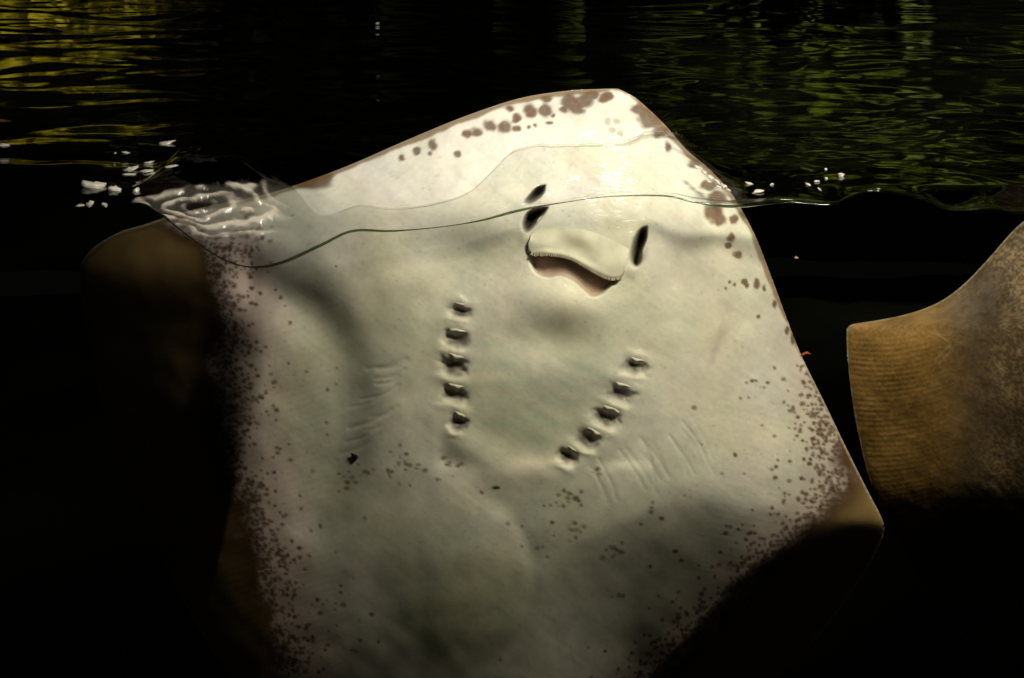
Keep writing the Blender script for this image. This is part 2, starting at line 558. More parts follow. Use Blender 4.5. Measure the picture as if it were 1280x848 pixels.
def belly_depth(px, py):
    F = np.full(px.shape, 0.046)
    F = F + 0.00062 * pos(262 - py, 40)                                # snout leans back out of the water
    F = F + 0.00055 * pos(150 - py, 14) + 0.0006 * pos(px - 800, 30) * sm(300, 180, py)
    F = F + 0.00000135 * pos(py - 550, 60) ** 2 + 0.0000009 * pos(590 - px, 40) ** 2                         # belly rolls under
    F = F - 0.016 * g2(px, py, 650, 430, 230, 230)
    # left wing rolls away, its top faces up
    wl = sm(345, 250, px + 0.25 * (py - 420))
    u = np.clip((330 - px) / 230, 0, 2)
    F = F + 0.15 * u ** 1.6
    F = F + sm(420, 190, px) * 0.00060 * pos(338 - py, 20) + wl * ( 0.00016 * pos(py - 338, 30) + 0.0007 * pos(py - 540, 60))
    # left inner fold
    fold = spline([(318, 352), (370, 378), (412, 412), (431, 460), (433, 520), (424, 590), (405, 660)], 6)
    dF = Sheet(250, 300, dist_poly(*np.meshgrid(np.arange(250, 560, 4.0), np.arange(300, 760, 4.0)), fold), 4.0)(px, py)
    F = F + 0.021 * np.exp(-(dF / 36) ** 2) * sm(740, 560, py) * sm(250, 320, px)
    F = F + 0.010 * sm(445, 370, px) * sm(350, 450, py) * sm(820, 600, py)
    # right wing: ridge, then the lower half falls away
    ry = np.interp(px, RIDGE_R[:, 0], RIDGE_R[:, 1])
    t = pos(py - ry, 12) * sm(640, 800, px)
    sdr_ = (px - np.interp(py, XB_R[:, 0], XB_R[:, 1])) * 0.8
    F = F + 0.00046 * t + 0.0000006 * t ** 2 + 0.0013 * pos(py - ry, 8) * sm(0, 85, sdr_)
    F = F + 0.00026 * pos(px - 830, 60)
    F = F + 0.00042 * pos(px - 985, 30)
    # shallow forms of the belly
    F = F + 0.014 * g2(px, py, 585, 318, 60, 34) + 0.012 * g2(px, py, 850, 320, 26, 62, 10) + 0.004 * g2(px, py, 460, 380, 30, 90, -15)
    F = F - 0.006 * g2(px, py, 900, 330, 24, 90, -15)
    F = F - 0.011 * g2(px, py, 706, 376, 52, 30, 12) + 0.011 * g2(px, py, 690, 425, 58, 26)
    F = F - 0.005 * g2(px, py, 630, 530, 60, 45)
    # gill basket edge: a soft U
    U = spline([(556, 380), (548, 440), (550, 500), (575, 552), (620, 582), (675, 592), (720, 580), (765, 540), (800, 480), (812, 452)], 8)
    dU = Sheet(500, 340, dist_poly(*np.meshgrid(np.arange(500, 872, 4.0), np.arange(340, 660, 4.0)), U), 4.0)(px, py)
    inb = sm(540, 560, px) * sm(830, 800, px) * sm(350, 400, py) * sm(600, 570, py)
    F = F - 0.0030 * np.exp(-(dU / 17) ** 2) * sm(500, 560, py) + 0.004 * inb * sm(0, 40, dU) * sm(470, 520, py) * sm(595, 575, py)
    # stomach oval
    ov = np.hypot((px - 575) / 92, (py - 725) / 112)
    F = F - 0.012 * sm(1.25, 0.2, ov) + 0.0022 * np.exp(-((ov - 1.0) / 0.11) ** 2) * sm(560, 660, px)
    F = F + 0.0007 * np.sin((py + 0.25 * np.abs(px - 570)) / 11.0) * sm(1.0, 0.5, ov) * sm(720, 790, py)
    # gills
    for gi, (cx, cy, a, b, rot) in enumerate(GILLS):
        near = (np.abs(px - cx) < 50) & (np.abs(py - cy) < 50)
        if not near.any():
            continue
        X_, Y_ = px[near], py[near]
        c, s = math.cos(math.radians(rot)), math.sin(math.radians(rot))
        u_ = ((X_ - cx) * c + (Y_ - cy) * s) / a
        v_ = (-(X_ - cx) * s + (Y_ - cy) * c) / b
        v_ = v_ + 0.5 * fbm(X_ / 11 + gi * 3.1, Y_ / 11, 2)
        u_ = u_ + 0.3 * fbm(X_ / 9 + gi * 1.7, Y_ / 9, 2)
        env = np.exp(-(u_ / 0.85) ** 4)
        cut = sm(-1.5, -0.5, v_) * (1 - sm(-0.4, 1.5, v_))
        F[near] += (0.008 + 0.004 * ((gi * 7) % 5) / 5) * env * cut
        F[near] -= 0.0030 * np.exp(-u_ ** 2 * 0.9 - ((v_ + 2.1) / 0.9) ** 2) + 0.0014 * np.exp(-u_ ** 2 - ((v_ - 1.6) / 0.5) ** 2)
    # nostrils, refracted copy of the left one, mouth
    F = F + 0.034 * poly_depth(px, py, NOST_R, 7) + 0.034 * poly_depth(px, py, NOST_L, 6) + 0.03 * poly_depth(px, py, NOST_REFR, 5)
    F = F - 0.012 * g2(px, py, 803, 314, 4, 12, 12)
    F = F - 0.003 * g2(px, py, 790, 338, 10, 8) - 0.003 * g2(px, py, 657, 296, 8, 9)
    mo = poly_depth(px, py, MOUTH, 4)
    F = F + 0.015 * mo - 0.006 * g2(px, py, 712, 334, 40, 14, 30) * mo
    # creases
    for (x1, y1), (x2, y2), wd, amp in CREASES:
        seg = spline([(x1, y1), ((x1 + x2) / 2 + 4, (y1 + y2) / 2 + 3), (x2, y2)], 5)
        lo, hi = seg.min(0) - 14, seg.max(0) + 14
        mk = (px > lo[0]) & (px < hi[0]) & (py > lo[1]) & (py < hi[1])
        if mk.any():
            F[mk] += amp * np.exp(-(dist_poly(px[mk], py[mk], seg) / wd) ** 2)
    # faint rays of the fins, soft unevenness
    F = F + 0.00005 * np.sin((py * 0.96 + px * 0.28) / 1.35) * sm(470, 380, px) * sm(330, 380, py)
    F = F + 0.00004 * np.sin((py * 0.96 - px * 0.22) / 1.35) * sm(830, 930, px) * sm(430, 520, py)
    F = F + 0.0045 * fbm(px / 90, py / 90, 3) + 0.0005 * fbm(px / 26, py / 26, 2)
    # margin rounds off
    d = EDGE1(px, py)
    F = F + 0.006 * np.exp(-d / 5)
    return np.maximum(F, 0.008)


# ------------------------------------------------------------------ the water
xs = np.concatenate([np.linspace(-2.6, -0.62, 70, endpoint=False), np.linspace(-0.62, 0.66, 520, endpoint=False), np.linspace(0.66, 2.6, 70)])
ys = np.concatenate([np.linspace(0.0005, 0.13, 190, endpoint=False), np.linspace(0.13, 0.42, 110, endpoint=False), np.linspace(0.42, 4.05, 330)])
X, Y = np.meshgrid(xs, ys)
Z = water_z(X, Y)
# the water climbs a little where it wets the snout
cpx = np.linspace(395, 935, 200)
cpy = np.linspace(130, 330, 260)
CX, CY = np.meshgrid(cpx, cpy)
CF = belly_depth(CX, CY)
CP = W(CX, CY, CF)
gap = CP[..., 2] - water_z(CP[..., 0], CF)
hit = np.argmax(gap < 0, axis=0)
ok = (gap < 0).any(0) & (gap[0] > 0)
yc = CP[hit, np.arange(len(cpx)), 1]
xc = CP[hit, np.arange(len(cpx)), 0]
YC = np.interp(X, xc[ok], yc[ok]) + 0.003 * fbm(X * 25, X * 0 + 3, 3)
on = sm(xc[ok].min(), xc[ok].min() + 0.06, X) * sm(xc[ok].max(), xc[ok].max() - 0.03, X)
men = on * (0.009 + 0.013 * (vnoise(X * 11, X * 0 + 7) + 0.5)) * np.exp(-np.abs(YC - Y) / 0.007)
Z = Z + men
water = mesh_np('water', np.stack([X, Y, Z], -1).reshape(-1, 3), grid_quads(len(ys), len(xs), flip=True), M_WATER,
                color=np.repeat(stir(X, Y).reshape(-1, 1), 3, 1))
tag(water, kind='structure')
zt = np.linspace(0, 1, 12)[:, None]
zz = (water_z(xs, np.full_like(xs, 0.0005)))[None, :]
zz = zz + (-0.95 - zz) * zt
mesh_np('water_front', np.stack([np.broadcast_to(xs, zz.shape), np.full(zz.shape, 0.0005), zz], -1).reshape(-1, 3),
        grid_quads(12, len(xs)), M_WFRONT, water)


mx = np.linspace(-0.70, 0.70, 420)
mz = water_z(mx, np.full_like(mx, 0.0005))
mr_ = 0.0005 + 0.0018 * (vnoise(mx * 11, mx * 0 + 2) + 0.5) ** 1.5
tv, tq = tube(np.stack([mx, np.full_like(mx, 0.004), mz], 1), mr_, 10)
mesh_np('water_edge', tv, tq, M_EDGE, water)
mx = np.linspace(0.19, 0.66, 180)
mz = water_z(mx, np.full_like(mx, 0.0005)) + 0.002
mr_ = 0.0045 * np.clip(np.sin(np.pi * np.clip((mx - 0.185) / 0.225, 0, 1)), 0, 1) ** 0.7 + 0.0006 + 0.0022 * sm(0.40, 0.46, mx)
tv, tq = tube(np.stack([mx, np.full_like(mx, 0.007), mz], 1), mr_, 12)
mesh_np('water_lip', tv, tq, M_LIP, water)

# pigment sheet with some light and shade painted in, 1 px cells
x0, y0 = 60, 88
qx, qy = np.meshgrid(np.arange(x0, 1152, 1.0), np.arange(y0, 1092, 1.0))
H_, W_ = qx.shape
d1 = EDGE1(qx, qy)
nz_big, nz_mid = fbm(qx / 120, qy / 120, 3), fbm(qx / 24, qy / 24, 4)
base = np.empty((H_, W_, 3))
base[:] = (0.66, 0.63, 0.55)


def blend(col, k):
    global base
    base = base * (1 - k[..., None]) + np.array(col) * k[..., None]


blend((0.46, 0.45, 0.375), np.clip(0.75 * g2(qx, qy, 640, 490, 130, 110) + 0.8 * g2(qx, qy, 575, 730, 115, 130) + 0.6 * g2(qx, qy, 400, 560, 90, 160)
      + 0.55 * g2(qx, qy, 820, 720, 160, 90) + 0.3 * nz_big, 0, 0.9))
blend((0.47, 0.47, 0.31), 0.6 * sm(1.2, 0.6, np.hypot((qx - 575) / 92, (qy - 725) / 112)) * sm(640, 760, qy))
blend((0.36, 0.345, 0.285), np.clip(0.7 * g2(qx, qy, 585, 315, 62, 34) + 0.5 * g2(qx, qy, 690, 425, 60, 26) + 0.5 * g2(qx, qy, 850, 320, 20, 55, 10) + 0.4 * g2(qx, qy, 722, 308, 22, 12, 20), 0, 1))  # shade of the hollows beside the snout and under the chin, painted in
blend((0.35, 0.345, 0.285), np.clip(0.6 * g2(qx, qy, 655, 490, 95, 75) + 0.75 * g2(qx, qy, 405, 500, 50, 130) + 0.55 * g2(qx, qy, 830, 700, 130, 60), 0, 1))  # shade of the gill basket and wing folds deepened in the colour
for k in range(5):
    blend((0.36, 0.41, 0.345), 0.6 * g2(qx, qy, 628, 432 + 24 * k, 40, 6, 4 - 3 * k) + 0.6 * g2(qx, qy, 730 - 16 * k, 462 + 21 * k, 34, 6, 26))
blend((0.68, 0.53, 0.50), 0.85 * np.clip(sm(95, 10, qx - np.interp(qy, XB_L[:, 0], XB_L[:, 1])) + sm(-70, -5, qx - np.interp(qy, XB_R[:, 0], XB_R[:, 1])), 0, 1))
blend((0.84, 0.79, 0.695), 0.8 * g2(qx, qy, 712, 368, 50, 26, 20) + 0.8 * g2(qx, qy, 640, 592, 110, 18) + 0.5 * g2(qx, qy, 650, 380, 60, 90) + 0.9 * g2(qx, qy, 975, 545, 55, 90) + 0.4 * g2(qx, qy, 930, 420, 50, 120) + 0.5 * g2(qx, qy, 480, 330, 90, 30) + 0.75 * sm(285, 235, qy))  # highlights on chin, snout and right wing painted as brighter skin
blend((0.36, 0.235, 0.19), 0.92 * poly_depth(qx, qy, MOUTH, 4))
blend((0.55, 0.43, 0.37), 0.7 * g2(qx, qy, 716, 345, 26, 9, 30) * poly_depth(qx, qy, MOUTH, 4))
blend((0.50, 0.42, 0.42), 0.5 * g2(qx, qy, 902, 417, 7, 14, 25) + 0.6 * g2(qx, qy, 892, 443, 5, 16, 20))
nz_fine, nz_streak = fbm(qx / 4, qy / 4, 3), fbm((qx * 0.8 + qy * 0.6) / 60, (qy * 0.8 - qx * 0.6) / 5, 3)
base *= (1 + 0.14 * nz_mid + 0.12 * nz_big + 0.10 * nz_fine + 0.08 * nz_streak)[..., None]
base[..., 0] *= 1 + 0.06 * fbm(qx / 45 + 9, qy / 45, 3)
base[..., 2] *= 1 + 0.10 * fbm(qx / 60 + 3, qy / 60 + 8, 3)
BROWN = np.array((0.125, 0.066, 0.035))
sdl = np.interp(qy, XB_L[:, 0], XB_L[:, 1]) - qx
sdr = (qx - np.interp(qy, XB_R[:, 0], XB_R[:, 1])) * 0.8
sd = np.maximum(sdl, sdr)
spots = np.zeros((H_, W_))


def dab(cx, cy, rx, ry, k=1.0, lob=True):
    R = int(max(rx, ry) * 1.6 + 3)
    ci, cj = int(round(cx - x0)), int(round(cy - y0))
    i0, i1, j0, j1 = max(ci - R, 0), min(ci + R + 1, W_), max(cj - R, 0), min(cj + R + 1, H_)
    if i0 >= i1 or j0 >= j1:
        return
    X_, Y_ = qx[j0:j1, i0:i1], qy[j0:j1, i0:i1]
    w_ = 0.55 * fbm(X_ / max(rx, 3) * 1.1, Y_ / max(ry, 3) * 1.1, 2) if lob else 0
    r = np.hypot((X_ - cx) / rx, (Y_ - cy) / ry) + w_
    e = 0.9 / min(rx, ry) if min(rx, ry) < 4 else 0.34
    spots[j0:j1, i0:i1] = np.maximum(spots[j0:j1, i0:i1], k * sm(1 + e, 1 - e, r))


BIG = [(502, 198, 4, 4), (521, 189, 5, 5), (537, 192, 3, 3), (541, 181, 5, 7), (572, 192, 5, 4.5), (584, 167, 6, 6), (596, 165, 8, 6), (612, 157, 8, 8),
       (631, 158, 10, 8), (646, 148, 6, 6), (646, 161, 5, 4), (663, 139, 8, 8), (682, 139, 10, 8), (682, 124, 7, 4), (637, 136, 5, 4), (691, 145, 3, 3),
       (712, 127, 12, 11), (728, 127, 12, 11), (722, 137, 10, 6), (757, 122, 9, 7), (706, 137, 6, 5), (740, 119, 10, 5), (661, 159, 2.5, 2.5), (669, 157, 2.5, 2.5),
       (686, 154, 5, 2), (797, 136, 9, 8), (812, 152, 13, 9), (825, 165, 10, 9), (806, 143, 9, 8), (835, 184, 4, 6), (390, 229, 26, 9), (405, 222, 14, 6),
       (893, 266, 11, 11), (900, 275, 7, 7), (918, 274, 5, 6), (914, 297, 5.5, 5.5), (910, 307, 4.5, 4), (922, 319, 5.5, 4.5), (931, 353, 5, 4), (934, 357, 3, 3), (946, 355, 4, 6.5),
       (955, 361, 2.5, 4), (948, 396, 2.5, 2.5), (968, 380, 3, 5), (984, 413, 3, 6), (991, 424, 3, 7), (897, 247, 12, 8), (885, 232, 10, 7), (868, 205, 8, 5),
       (912, 353, 2, 2), (918, 356, 2, 2), (907, 361, 1.6, 2)]
for b_ in BIG:
    dab(*b_, k=0.92)
for c_ in [(765, 163, 5, 4), (771, 152, 5, 4), (776, 167, 4, 4), (760, 152, 4, 4)]:
    dab(*c_, k=0.4)
# dense small spots thinning out from the dark margins
n = 90000
rx_, ry_ = RNG.uniform(80, 1120, n), RNG.uniform(262, 1000, n)
s_ = Sheet(x0, y0, sd, 1.0)(rx_, ry_) + 16 * Sheet(x0, y0, nz_mid, 1.0)(rx_, ry_)
band = np.where(sdl > sdr, 1, 0)
prob = np.where(s_ > 0, 0.5, 0.5 * np.exp(s_ / 13.0)) + 0.03 * np.exp(np.minimum(s_, 0) / 38.0)
prob = np.where((s_ > 26) | ((ry_ < 455) & (rx_ > 600)), 0, prob) * 0.95
keep = RNG.random(n) < prob
for xx, yy in zip(rx_[keep], ry_[keep]):
    r = RNG.uniform(1.1, 2.7)
    dab(xx, yy, r * RNG.uniform(0.8, 1.5), r, k=RNG.uniform(0.75, 1))
for (cx, cy, n_, sp) in [(447, 588, 8, 9), (440, 600, 6, 8), (496, 588, 9, 9), (510, 572, 7, 12), (566, 578, 7, 8), (525, 600, 6, 20), (718, 622, 10, 9), (722, 657, 10, 12),
                         (768, 690, 10, 10), (700, 625, 6, 12), (745, 590, 4, 5), (820, 650, 5, 12), (405, 752, 4, 7), (428, 760, 6, 6), (440, 800, 4, 10), (420, 640, 6, 30), (880, 560, 5, 40),
                         (770, 745, 4, 6), (680, 660, 10, 30), (330, 480, 10, 14), (400, 580, 8, 40), (310, 520, 30, 18), (300, 505, 24, 16), (312, 300, 34, 22), (300, 290, 16, 14)]:
    for _ in range(n_):
        r = RNG.uniform(1.0, 3.0)
        dab(RNG.normal(cx, sp), RNG.normal(cy, sp * 0.7), r * RNG.uniform(0.9, 1.4), r, k=RNG.uniform(0.55, 0.95))
for _ in range(900):
    xx, yy = RNG.uniform(330, 980), RNG.uniform(180, 840)
    dab(xx, yy, RNG.uniform(0.7, 1.2), RNG.uniform(0.7, 1.2), k=RNG.uniform(0.2, 0.55), lob=False)
rim = sm(7.5, 4.0, d1 + 4 * nz_mid + 3 * sm(730, 800, qx) * sm(330, 430, qy)) * np.where(qx < 1010, 1, 0) * sm(500, 420, qy)
rim = np.where((qx > 735) & (qy < 230), sm(6, 3, d1 + 5 * nz_mid), rim)
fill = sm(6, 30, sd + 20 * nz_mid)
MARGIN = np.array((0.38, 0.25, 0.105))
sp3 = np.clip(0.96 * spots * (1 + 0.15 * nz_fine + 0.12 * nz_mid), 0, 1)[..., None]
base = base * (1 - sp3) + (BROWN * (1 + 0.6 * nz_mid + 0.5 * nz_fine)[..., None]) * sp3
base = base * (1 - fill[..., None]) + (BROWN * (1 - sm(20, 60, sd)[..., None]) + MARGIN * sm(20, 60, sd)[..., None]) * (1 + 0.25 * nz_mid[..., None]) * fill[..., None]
base = base * (1 - 0.8 * rim[..., None]) + np.array((0.20, 0.12, 0.05)) * 0.8 * rim[..., None]
# pale rim line of the wing
pale = sm(3.2, 1.2, d1) * np.where((qx < 260) | (qx > 1005), 1, 0)
base = base * (1 - pale[..., None]) + np.array((0.55, 0.48, 0.36)) * pale[..., None]
for (cx, cy, a, b, rot) in GILLS:
    c, s = math.cos(math.radians(rot)), math.sin(math.radians(rot))
    u_ = ((qx - cx) * c + (qy - cy) * s) / a
    v_ = (-(qx - cx) * s + (qy - cy) * c) / b
    u_ = u_ + 0.35 * fbm(qx / 9 + cx, qy / 9, 2)
    v_ = v_ + 0.6 * fbm(qx / 10 + cy, qy / 10, 2)
    k = sm(1.35, 0.35, np.hypot(u_, v_ + 0.15))
    side = sm(0.9, -0.3, u_) if cx > 640 else sm(-1.4, 0.2, u_)
    blend((0.085, 0.066, 0.062), k * (0.45 + 0.52 * side))  # brown slit lining, with the shade of the hollow painted in
    blend((0.66, 0.58, 0.40), 0.25 * np.exp(-(u_ / 0.8) ** 4 - ((v_ - 1.35) / 0.3) ** 2))
blend((0.20, 0.15, 0.11), 0.5 * np.clip(poly_depth(qx, qy, NOST_R, 5) + poly_depth(qx, qy, NOST_L, 5) + 0.5 * g2(qx, qy, 806, 292, 7, 10), 0, 1))
blend((0.02, 0.014, 0.01), np.clip(poly_depth(qx - 1.5, qy, NOST_R, 6) + poly_depth(qx, qy, NOST_L, 6) + poly_depth(qx, qy, NOST_REFR, 5), 0, 1) ** 0.6)  # darkness inside the pits painted on, besides their depth
k = sm(1.2, 0.6, np.hypot((qx - 620) / 6, (qy - 610) / 2.6))
blend((0.05, 0.04, 0.02), k)
wet = 0.08 + 0.92 * sm(6, -6, qy - waterline(qx)) * sm(330, 400, qx)
PIG_SHADE = Sheet(x0, y0, np.dstack([np.clip(base, 0.004, 0.92), wet]), 1.0)


def disc(name, left, right, depth, pigment, thick, edge, rows, cols, mat, parent):
    """closed disc: front sheet between the two edge chains, back sheet behind it, sharing the margin"""
    ya, yb = left[0, 1] + 0.15, left[-1, 1] - 0.5
    lin = np.linspace(0, 1, rows)
    yy = ya + (yb - ya) * (0.9 * lin + 0.1 * lin ** 2)
    xl = np.interp(yy, np.maximum.accumulate(left[:, 1]) + np.arange(len(left)) * 1e-7, left[:, 0])
    xr = np.interp(yy, np.maximum.accumulate(right[:, 1]) + np.arange(len(right)) * 1e-7, right[:, 0])

    def rowgrid(nc):
        t = np.linspace(0, 1, nc)
        t = t + 0.06 * np.sin(2 * np.pi * t) * -1 / 1.0
        return xl[:, None] + (xr - xl)[:, None] * t[None, :], np.broadcast_to(yy[:, None], (rows, nc))
    fx, fy = rowgrid(cols)
    F = depth(fx, fy)
    fv = W(fx, fy, F)
    nb = 70
    bx_, by_ = rowgrid(nb)
    e = edge(bx_, by_)
    Bd = depth(bx_, by_) + 0.002 + thick * (1 - np.exp(-e / 130.0)) ** 1.2
    bv = W(bx_, by_, Bd)
    verts = np.vstack([fv.reshape(-1, 3), bv.reshape(-1, 3)])
    off = rows * cols
    q = grid_quads(rows, cols)
    qb = grid_quads(rows, nb, off, flip=True)
    # share the margin
    r = np.arange(rows)
    remap = np.arange(len(verts))
    remap[off + r * nb] = r * cols
    remap[off + r * nb + nb - 1] = r * cols + cols - 1
    qb = remap[qb]
    caps = []
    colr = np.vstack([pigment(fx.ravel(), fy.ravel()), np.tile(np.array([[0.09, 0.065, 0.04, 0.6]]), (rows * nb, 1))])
    return mesh_np(name, verts, np.vstack([q, qb]), mat, parent, color=colr)


p0 = W(620, 700, 0.12).reshape(3)
ray1 = empty('stingray', p0)
tag(ray1, 'pale spotted stingray pressing its white belly, mouth and gills to the tank window', 'stingray')
disc('body', LEFT, RIGHT, belly_depth, PIG_SHADE, 0.13, EDGE1, 600, 620, M_SKIN, ray1)

# nasal curtain: a flap hanging over the mouth
BOT = spline([(660, 305), (661, 314), (667, 319.5), (685, 320), (702, 321.5), (716, 326), (730, 334), (745, 343), (758, 349), (769, 350.5), (777, 347), (781, 338), (782, 328)], 10)
uu = np.linspace(0, 1, len(BOT))
seglen = np.concatenate([[0], np.cumsum(np.hypot(*np.diff(BOT, axis=0).T))])
uu = seglen / seglen[-1]
nu, nv = 110, 46
ug = np.linspace(0, 1, nu)
bx_, by_ = np.interp(ug, uu, BOT[:, 0]), np.interp(ug, uu, BOT[:, 1])
TOP = spline([(668, 284), (675, 272), (690, 266), (715, 268), (745, 272), (770, 280), (788, 296), (788, 310)], 10)
tl = np.concatenate([[0], np.cumsum(np.hypot(*np.diff(TOP, axis=0).T))])
tx_, ty_ = np.interp(ug, tl / tl[-1], TOP[:, 0]), np.interp(ug, tl / tl[-1], TOP[:, 1])
vv = np.linspace(0, 1, nv)[:, None]
cx_ = tx_ + (bx_ - tx_) * vv
cy_ = ty_ + (by_ - ty_) * vv


def smooth_depth(px, py):
    """belly depth with the pits of mouth and nostrils filled"""
    F = belly_depth(px, py)
    return F - 0.015 * poly_depth(px, py, MOUTH, 4) - 0.034 * poly_depth(px, py, NOST_R, 7) - 0.034 * poly_depth(px, py, NOST_L, 6) - 0.03 * poly_depth(px, py, NOST_REFR, 5)


lift = -0.004 + 0.0125 * sm(0.0, 0.75, vv) * (0.75 + 0.25 * np.sin(np.pi * ug))[None, :]
dep = smooth_depth(cx_, cy_) - lift
dep = dep + 0.006 * g2(cx_, cy_, 722, 310, 24, 12, 25) - 0.004 * g2(cx_, cy_, 757, 332, 20, 14, 40) - 0.003 * g2(cx_, cy_, 676, 306, 16, 12)
roll = sm(0.93, 1.0, vv)
dep = dep + 0.004 * roll ** 2
back = dep[::-1] + 0.005
allx, ally, ally_d = np.vstack([cx_, cx_[::-1]]), np.vstack([cy_, cy_[::-1] - 0.3]), np.vstack([dep, back])
flapcol = PIG_SHADE(np.full(allx.shape, 720.0) + (allx - 720) * 0.8, np.full(ally.shape, 296.0) + (ally - 300) * 0.3).reshape(-1, 4)
flapcol[:, :3] = np.array((0.62, 0.60, 0.50)) * (1 + 0.22 * fbm(allx / 16, ally / 16, 3)).reshape(-1, 1)
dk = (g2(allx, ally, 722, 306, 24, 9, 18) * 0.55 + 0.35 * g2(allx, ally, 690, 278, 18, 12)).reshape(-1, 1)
flapcol[:, :3] = flapcol[:, :3] * (1 - dk) + np.array((0.30, 0.26, 0.20)) * dk  # soft shading of the curtain painted into its colour
vrow = np.vstack([np.broadcast_to(vv, cx_.shape), np.broadcast_to(vv, cx_.shape)[::-1]]).reshape(-1, 1)
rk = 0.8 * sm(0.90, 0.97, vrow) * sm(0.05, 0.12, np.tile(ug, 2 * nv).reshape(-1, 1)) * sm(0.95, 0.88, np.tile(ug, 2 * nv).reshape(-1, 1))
flapcol[:, :3] = flapcol[:, :3] * (1 - rk) + np.array((0.13, 0.10, 0.06)) * rk  # mouth shadow painted as a dark band along the hanging edge
flapcol[:, 3] = 0
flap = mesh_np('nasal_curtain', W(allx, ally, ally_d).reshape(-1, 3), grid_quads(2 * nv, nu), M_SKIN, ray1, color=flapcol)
V, Q = [], []
M_FRINGE = plain('pale_fringe', (0.60, 0.54, 0.41), 0.5)
for i in range(54):
    t = 0.09 + 0.80 * (i + RNG.uniform(-0.2, 0.2)) / 53
    x_, y_ = np.interp(t, uu, BOT[:, 0]), np.interp(t, uu, BOT[:, 1])
    x2, y2 = np.interp(t + 0.01, uu, BOT[:, 0]), np.interp(t + 0.01, uu, BOT[:, 1])
    tx, ty = x2 - x_, y2 - y_
    L_ = math.hypot(tx, ty)
    tx, ty = tx / L_, ty / L_
    nx, ny = -ty, tx
    dd = float(np.interp(t, ug, dep[-9:].min(0))) - 0.0012
    ln = RNG.uniform(0.0, 1.2)
    hw = RNG.uniform(0.5, 0.75)
    pts = [(x_ - tx * hw - nx * 3, y_ - ty * hw - ny * 3), (x_ + tx * hw - nx * 3, y_ + ty * hw - ny * 3),
           (x_ + tx * hw * 0.7 + nx * ln, y_ + ty * hw * 0.7 + ny * ln), (x_ - tx * hw * 0.7 + nx * ln, y_ - ty * hw * 0.7 + ny * ln)]
    o = len(V)
    for zoff in (0.0, 0.002):
        for a_, b_ in pts:
            V.append(W(a_, b_, dd + zoff).reshape(3))
    Q += [(o, o + 3, o + 2, o + 1), (o + 4, o + 5, o + 6, o + 7), (o, o + 1, o + 5, o + 4), (o + 1, o + 2, o + 6, o + 5), (o + 2, o + 3, o + 7, o + 6), (o + 3, o, o + 4, o + 7)]
mesh_np('fringe', V, Q, M_FRINGE, flap, smooth=False)

# gill flaps: a soft lid over the upper edge of each slit
for (cx, cy, a, b, rot) in GILLS:
    c, s = math.cos(math.radians(rot)), math.sin(math.radians(rot))
    u, v = np.meshgrid(np.linspace(-1, 1, 22), np.linspace(0, 1, 9))
    lid = -1.9 + v * (0.85 - 0.35 * u ** 2 + 0.2 * np.sin(4 * u + cx) + 0.12 * np.sin(9 * u + cy))
    X_ = cx + u * a * 0.98 * c - lid * b * s
    Y_ = cy + u * a * 0.98 * s + lid * b * c
    bx2, by2 = cx - 2.0 * b * -s, cy - 2.0 * b * c
    d0 = belly_depth(cx + u * a * c + 2.1 * b * s, cy + u * a * s - 2.1 * b * c)
    dd = d0 + 0.003 - 0.0042 * np.sin(np.pi * np.clip(v, 0, 0.8)) * np.sqrt(np.clip(1 - u ** 2, 0, 1)) + 0.006 * v ** 4 + 0.006 * u ** 4
    colr = PIG_SHADE(X_.ravel() + 2.2 * b * s * 0, np.full(X_.size, cy - 2.3 * b))
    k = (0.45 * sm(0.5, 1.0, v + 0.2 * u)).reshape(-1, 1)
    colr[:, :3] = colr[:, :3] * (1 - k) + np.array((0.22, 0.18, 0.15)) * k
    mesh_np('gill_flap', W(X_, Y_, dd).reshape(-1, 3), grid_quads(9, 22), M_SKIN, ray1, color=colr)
# tail, trailing out below
tt = np.linspace(0, 1, 30)
tp = W(630 + 60 * np.sin(tt * 2.5), 1055 + 500 * tt * 0.6, 0.30 + 0.05 * tt)
tv, tq = tube(tp, 0.024 * (1 - tt) ** 0.7 + 0.003, 12)
mesh_np('tail', tv, tq, plain('tail_skin', (0.09, 0.065, 0.04), 0.6), ray1)

# ------------------------------------------------------------------ stingray 2, brown, at the right
LEFT2 = spline([(1330, 258), (1300, 264), (1270, 285), (1235, 324), (1205, 355), (1175, 377), (1140, 391), (1100, 400), (1070, 404.5), (1060, 409), (1058, 420), (1060, 460), (1068, 520), (1082, 585), (1098, 630), (1116, 665),
                (1150, 725), (1200, 790), (1270, 860), (1380, 930), (1480, 965)])
RIGHT2 = spline([(1340, 258), (1420, 266), (1520, 290), (1640, 360), (1760, 480), (1830, 600), (1800, 700), (1720, 800), (1620, 890), (1500, 965)])
OUT2 = np.vstack([LEFT2, RIGHT2[::-1], LEFT2[:1]])
gx, gy = np.meshgrid(np.arange(1040, 1860, 5.0), np.arange(240, 990, 5.0))
EDGE2 = Sheet(1040, 240, dist_poly(gx, gy, OUT2[::6]), 5.0)


def ribs(px, py):
    return (py - 0.16 * (px - 1060) + 0.0022 * np.maximum(px - 1060, 0) ** 2)


